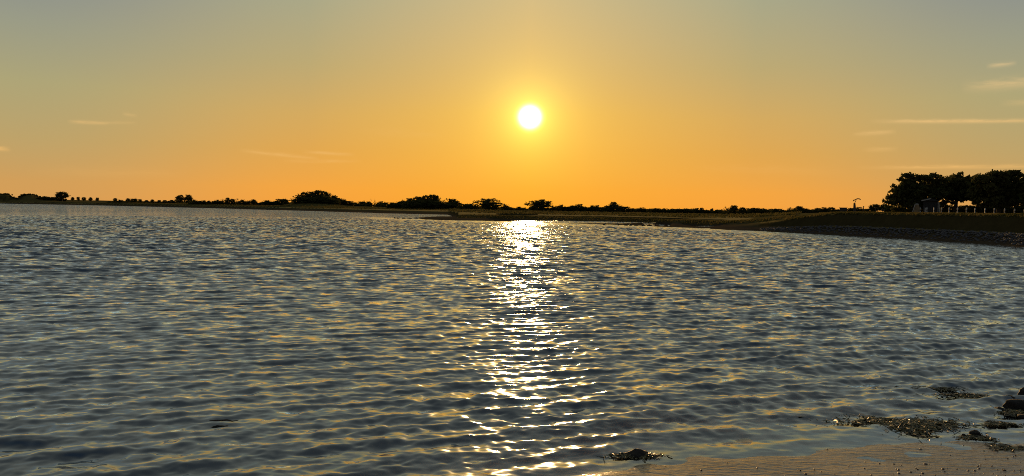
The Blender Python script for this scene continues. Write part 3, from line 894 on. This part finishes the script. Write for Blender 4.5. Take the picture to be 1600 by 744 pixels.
for (u, y0, r, lab) in ((1349, 322.2, 118, 'dark knobbed post right of the pillar'), (1368, 324.6, 118, 'dark fence post before the round bushes, left of its partners'),
                        (1378.2, 326.6, 118, 'dark fence post before the round bushes, middle of three'), (1381.6, 327.2, 118, 'dark fence post before the round bushes, rightmost of three'),
                        (1245.5, 337.4, 95, 'short dark post at the end of the pale field strip')):
    e, k = place('wooden_post', u, r, lab, 'post')
    H = max(at(u, y0, r).z - e.location.z, .4)
    bm_obj('shaft', lambda bm: frustum(bm, (0, 0, -.2), (1.3 * k, 1.3 * k), (1.1 * k, 1.1 * k), H - 1.2 * k + .2), m_wood, e)
    bm_obj('knob', lambda bm: lathe(bm, [(.6 * k, H - 1.2 * k), (1.0 * k, H - .6 * k), (.5 * k, H)]), m_wood, e)

# rough stones along the foot of the embankment (too many and too small to pick apart)
def stone_soup(pts, sizes, seed, flat=0.6):
    r = np.random.default_rng(seed)
    base = np.array([(1, 0, 0), (-1, 0, 0), (0, 1, 0), (0, -1, 0), (0, 0, 1), (0, 0, -1)], float)
    tri = np.array([(0, 2, 4), (2, 1, 4), (1, 3, 4), (3, 0, 4), (2, 0, 5), (1, 2, 5), (3, 1, 5), (0, 3, 5)])
    # one subdivision
    mids = {}; V = [v for v in base]; T = []
    def mid(a, b_):
        key = (min(a, b_), max(a, b_))
        if key not in mids:
            m = V[a] + V[b_]; V.append(m / np.linalg.norm(m)); mids[key] = len(V) - 1
        return mids[key]
    for a, b_, c in tri:
        ab, bc, ca = mid(a, b_), mid(b_, c), mid(c, a)
        T += [(a, ab, ca), (b_, bc, ab), (c, ca, bc), (ab, bc, ca)]
    V = np.array(V); T = np.array(T)
    n = len(pts)
    jit = V[None] * r.uniform(.72, 1.2, (n, len(V), 1))
    sc = np.stack([sizes * r.uniform(.7, 1.4, n), sizes * r.uniform(.7, 1.3, n), sizes * r.uniform(.5, 1.0, n) * flat], 1)
    an = r.uniform(0, 6.28, n)
    q = jit * sc[:, None]
    x = q[..., 0] * np.cos(an)[:, None] - q[..., 1] * np.sin(an)[:, None]
    y = q[..., 0] * np.sin(an)[:, None] + q[..., 1] * np.cos(an)[:, None]
    out_ = np.stack([x, y, q[..., 2]], -1) + np.asarray(pts)[:, None]
    return out_.reshape(-1, 3), (T[None] + (np.arange(n) * len(V))[:, None, None]).reshape(-1, 3)
r_ = np.random.default_rng(5)
pts, sz_ = [], []
for _ in range(2600):
    u = r_.uniform(1190, 1900); s_ = min(max(r_.normal(1.8, .5), .7), 3.0)
    rr_ = float(shore_r(u)) + s_
    a = float(np.interp(u, TABLE_U, TABLE_AZ))
    pts.append((rr_ * math.sin(a), rr_ * math.cos(a), ground_at(u, rr_) + .02)); sz_.append(r_.uniform(.05, .15))
V, Fc = stone_soup(np.array(pts), np.array(sz_), 6)
tag(link('revetment_stones', mesh_np('revetment_stones', V, Fc), m_stone), 'grey loose stones along the foot of the grassy embankment', 'stones', None, 'stuff')

# rough grass on the crest, the bank and the marsh
m_grass, t, out = material('rough_grass')
geo = t.n('ShaderNodeNewGeometry')
gc = t.mix(t.rng(t.noise(geo.outputs['Position'], 0.35, 3.0).outputs[0], .35, .65), (0.05, 0.05, 0.015, 1), (0.11, 0.085, 0.028, 1))
d_ = t.n('ShaderNodeBsdfDiffuse'); t.set(d_.inputs[0], gc)
tl = t.n('ShaderNodeBsdfTranslucent'); t.set(tl.inputs[0], gc)
mx = t.n('ShaderNodeMixShader'); mx.inputs[0].default_value = 0.35
t.set(mx.inputs[1], d_.outputs[0]); t.set(mx.inputs[2], tl.outputs[0]); t.set(out.inputs[0], mx.outputs[0])
gv = []
for (n, u0, u1, s0, s1, hh) in ((5000, 1225, 1850, 5.0, 10, .17), (9000, 1280, 1850, 10, 44, .16), (3000, 716, 1250, 10, 16, .2), (3500, 716, 1250, 50, 90, .35), (3000, 200, 716, 40, 120, .4)):
    u = r_.uniform(u0, u1, n); s_ = r_.uniform(s0, s1, n)
    rr_ = shore_r(u) + s_
    a = np.interp(u, TABLE_U, TABLE_AZ)
    z = land_h(u, rr_)
    c = np.stack([rr_ * np.sin(a), rr_ * np.cos(a), z - .02], 1)
    h = hh * r_.uniform(.4, 1.3, n)
    for _k in range(2):
        th = r_.uniform(0, 6.28, n); wd = h * r_.uniform(.3, .8, n)
        ln = r_.normal(0, .35, (n, 2)) * h[:, None]
        q = np.stack([np.cos(th) * wd, np.sin(th) * wd, np.zeros(n)], 1)
        tip = c + np.stack([ln[:, 0], ln[:, 1], h], 1)
        gv.append(np.stack([c - q, c + q, tip], 1).reshape(-1, 3))
gv = np.concatenate(gv)
tag(link('rough_grass', mesh_np('rough_grass', gv, np.arange(len(gv)).reshape(-1, 3)), m_grass), 'rough grass on the embankment and marsh', 'grass', None, 'stuff')

# ------------------------------------------------------------------ stones, weed and drift in the shallows
def rock(u, y, w, h, label, name='rock', seed=0, z=0.0, group=None, mat=None, cat='rock', sub=3):
    p_ = on_plane(u, y, z)
    k = p_.y / F
    bm = bmesh.new()
    bmesh.ops.create_icosphere(bm, subdivisions=sub, radius=1.0)
    r = np.random.default_rng(seed)
    planes = [(Vector(r.normal(size=3)).normalized(), r.uniform(.55, .95)) for _ in range(14)]
    for v in bm.verts:
        for nrm_, d in planes:
            t_ = v.co.dot(nrm_)
            if t_ > d: v.co -= nrm_ * (t_ - d) * .85
        c = v.co
        c *= 1 + .05 * math.sin(7 * c.x + 3 * c.y + seed) + .05 * math.sin(9 * c.z - 5 * c.y)
    me = bpy.data.meshes.new(name)
    bm.to_mesh(me); bm.free()
    for q in me.polygons: q.use_smooth = True
    o = link(name, me, mat or m_rock, None, (p_.x, p_.y, z - .15 * h * k), random.uniform(-.4, .4), (w * k / 2, w * k / 2 * .7, h * k * 1.25))
    tag(o, label, cat, group)
    return o
rock(1590, 637, 48, 14, 'largest dark weedy rock in the shallows at the right edge', seed=1)
rock(1601, 617, 26, 12, 'dark rock at the right edge behind the largest one', seed=2)
rock(1578, 622, 26, 5, 'low flat rock just behind the largest rock', seed=3)
rock(1600, 652, 24, 6, 'low rock in front of the largest rock at the right edge', seed=8)
rock(1524, 681, 23, 11, 'small round dark rock standing alone near the waterline', seed=4)
rock(1505, 682, 9, 4, 'tiny stone left of the lone round rock', seed=5)
rock(994, 712, 46, 12, 'dark weed-covered rock breaking the surface right of the glitter', seed=6)
rock(1560, 640, 22, 4, 'flat stone awash left of the largest rock', seed=7)

m_weed, t, out = material('seaweed')
p = t.n('ShaderNodeBsdfPrincipled')
geo = t.n('ShaderNodeNewGeometry')
wn = t.noise(geo.outputs['Position'], 14.0, 3.0).outputs[0]
t.set(p.inputs['Base Color'], t.mix(t.rng(wn, .35, .65), (0.03, 0.026, 0.009, 1), (0.15, 0.115, 0.03, 1)))
p.inputs['Roughness'].default_value = 0.55
p.inputs['Specular IOR Level'].default_value = 0.5
t.set(out.inputs[0], p.outputs[0])

def weed(u, y, w, d_px, label, n, seed, lift=.03):
    """a floating tangle of fronds: w wide, d_px deep in the picture"""
    r = np.random.default_rng(seed)
    p_ = on_plane(u, y); k = p_.y / F
    far, nearp = on_plane(u, y - d_px / 2), on_plane(u, y + d_px / 2)
    W_, D_ = w * k / 2, max((far.y - nearp.y) / 2, .06)
    a = r.uniform(0, 6.28, n); q = np.where(r.uniform(0, 1, n) < .6, np.sqrt(r.uniform(0, 1, n)), np.abs(r.normal(0, .75, n))) * .9
    q = q * (1 + .25 * np.sin(3 * a + seed) + .18 * np.sin(7 * a))
    c = np.stack([q * np.cos(a) * W_, q * np.sin(a) * D_, np.zeros(n)], 1)
    c[:, 2] = .003 + .22 * lift * np.clip(1 - q ** 2, 0, 1) * r.uniform(.2, 1.1, n)
    L_ = r.uniform(.015, .06, n)
    V, Fc = [], []
    th = r.uniform(0, 6.28, n); pit = r.normal(0, .12, n)
    d = np.stack([np.cos(th) * np.cos(pit), np.sin(th) * np.cos(pit), np.sin(pit)], 1) * L_[:, None]
    s2 = np.stack([-np.sin(th), np.cos(th), r.normal(0, .4, n)], 1) * r.uniform(.003, .009, (n, 1))
    up_ = np.array([0, 0, 1]) * (L_ * r.uniform(0, .25, n))[:, None]
    V = np.stack([c - d, c - s2 * .8 + up_, c + s2 * .8 + up_, c + d + s2 * .7, c + d - s2 * .7], 1)
    F_ = np.array([(0, 2, 1), (1, 2, 3), (1, 3, 4)])
    me = mesh_np('seaweed_clump', V.reshape(-1, 3), (F_[None] + (np.arange(n) * 5)[:, None, None]).reshape(-1, 3))
    o = link('seaweed_clump', me, m_weed, None, (p_.x, p_.y, 0))
    tag(o, label, 'seaweed', 'seaweed clumps in the shallows', 'stuff' if n < 800 else None)
weed(1452, 608, 92, 5, 'long thin dark seaweed patch farthest from the beach', 1500, 11, .035)
weed(1508, 619, 62, 6, 'yellow-green seaweed patch just behind the flat stones', 1400, 12, .04)
weed(1415, 664, 140, 20, 'largest seaweed mat, lying in the shallows left of the lone rock', 7000, 13, .045)
weed(1562, 663, 48, 5, 'narrow seaweed strip right of and behind the lone round rock', 600, 15, .02)
weed(1588, 646, 50, 9, 'seaweed skirt around the foot of the largest rock', 1200, 16, .04)
weed(1526, 684, 44, 6, 'ragged seaweed ring around the lone round rock', 700, 17, .02)
weed(996, 713, 64, 6, 'yellow seaweed fringe around the rock beside the glitter', 1000, 18, .03)
weed(1570, 700, 70, 12, 'scattered dark seaweed bits on the wet sand at right', 240, 21, .015)

def drift(u, y, w, label, seed):
    p_ = on_plane(u, y); k = p_.y / F
    r = random.Random(seed)
    n = 6
    pts = [((-.5 + i / (n - 1)) * w * k, r.uniform(-.05, .05) * w * k, .02 + r.uniform(-.004, .006)) for i in range(n)]
    v, f = tube_np(pts, [.004, .007, .008, .008, .006, .003], 6)
    o = link('driftwood_stick', mesh_np('driftwood_stick', v, f, True), m_wood, None, (p_.x, p_.y, .01), r.uniform(-.1, .1))
    tag(o, label, 'driftwood', 'sticks floating in the bay')
drift(350, 662, 44, 'dark stick floating among the ripples at lower left', 1)
drift(430.5, 335.4, 5, 'tiny dark drift speck far out below the big wood', 3)

for i, (u, y, w) in enumerate([(622, 341.6, 7), (630, 341.8, 9), (640, 341.8, 12), (650, 341.6, 10), (617, 341.2, 4)]):
    rock(u, y, w, 1.6, f'small dark stone, {ORD[i]} in the line off the tip of the spit', 'spit_stone', 30 + i, 0.0, 'stones off the spit', None, 'stone', 2)
for i, (u, y, w) in enumerate([(944, 351.6, 5), (966, 352.2, 5), (978, 352.4, 7), (985, 352.6, 6), (994, 352.8, 10), (1004, 353, 10), (1015, 353, 9), (1026, 353.2, 12), (1041, 353.2, 6)]):
    rock(u, y, w, 2.2, f'small dark shore stone, {ORD[i]} from the left before the bright pools', 'shore_stone', 40 + i, 0.0, 'stones before the bright pools', None, 'stone', 2)

# pebbles at the very edge of the beach
m_peb, t, out = material('pebbles')
p = t.n('ShaderNodeBsdfPrincipled')
geo = t.n('ShaderNodeNewGeometry')
t.set(p.inputs['Base Color'], t.ramp(geo.outputs['Random Per Island'], [(0, (.02, .017, .014, 1)), (.6, (.06, .045, .033, 1)), (.9, (.12, .095, .07, 1)), (1, (.3, .25, .2, 1))]))
p.inputs['Roughness'].default_value = 0.5
t.set(out.inputs[0], p.outputs[0])
pts, sz_ = [], []
while len(pts) < 3000:
    x, y = r_.uniform(1.0, 6.5), r_.uniform(4.2, 7.4)
    d = float(beach_d(x, y))
    if d > r_.normal(-.75, .3): continue
    pts.append((x, y, float(bed_h(x, y)) + .003)); sz_.append(r_.gamma(2.0, .0024) + .002)
V, Fc = stone_soup(np.array(pts), np.array(sz_), 8)
tag(link('pebbles', mesh_np('pebbles', V, Fc), m_peb), 'small pebbles and shell bits scattered on the wet sand', 'pebbles', None, 'stuff')
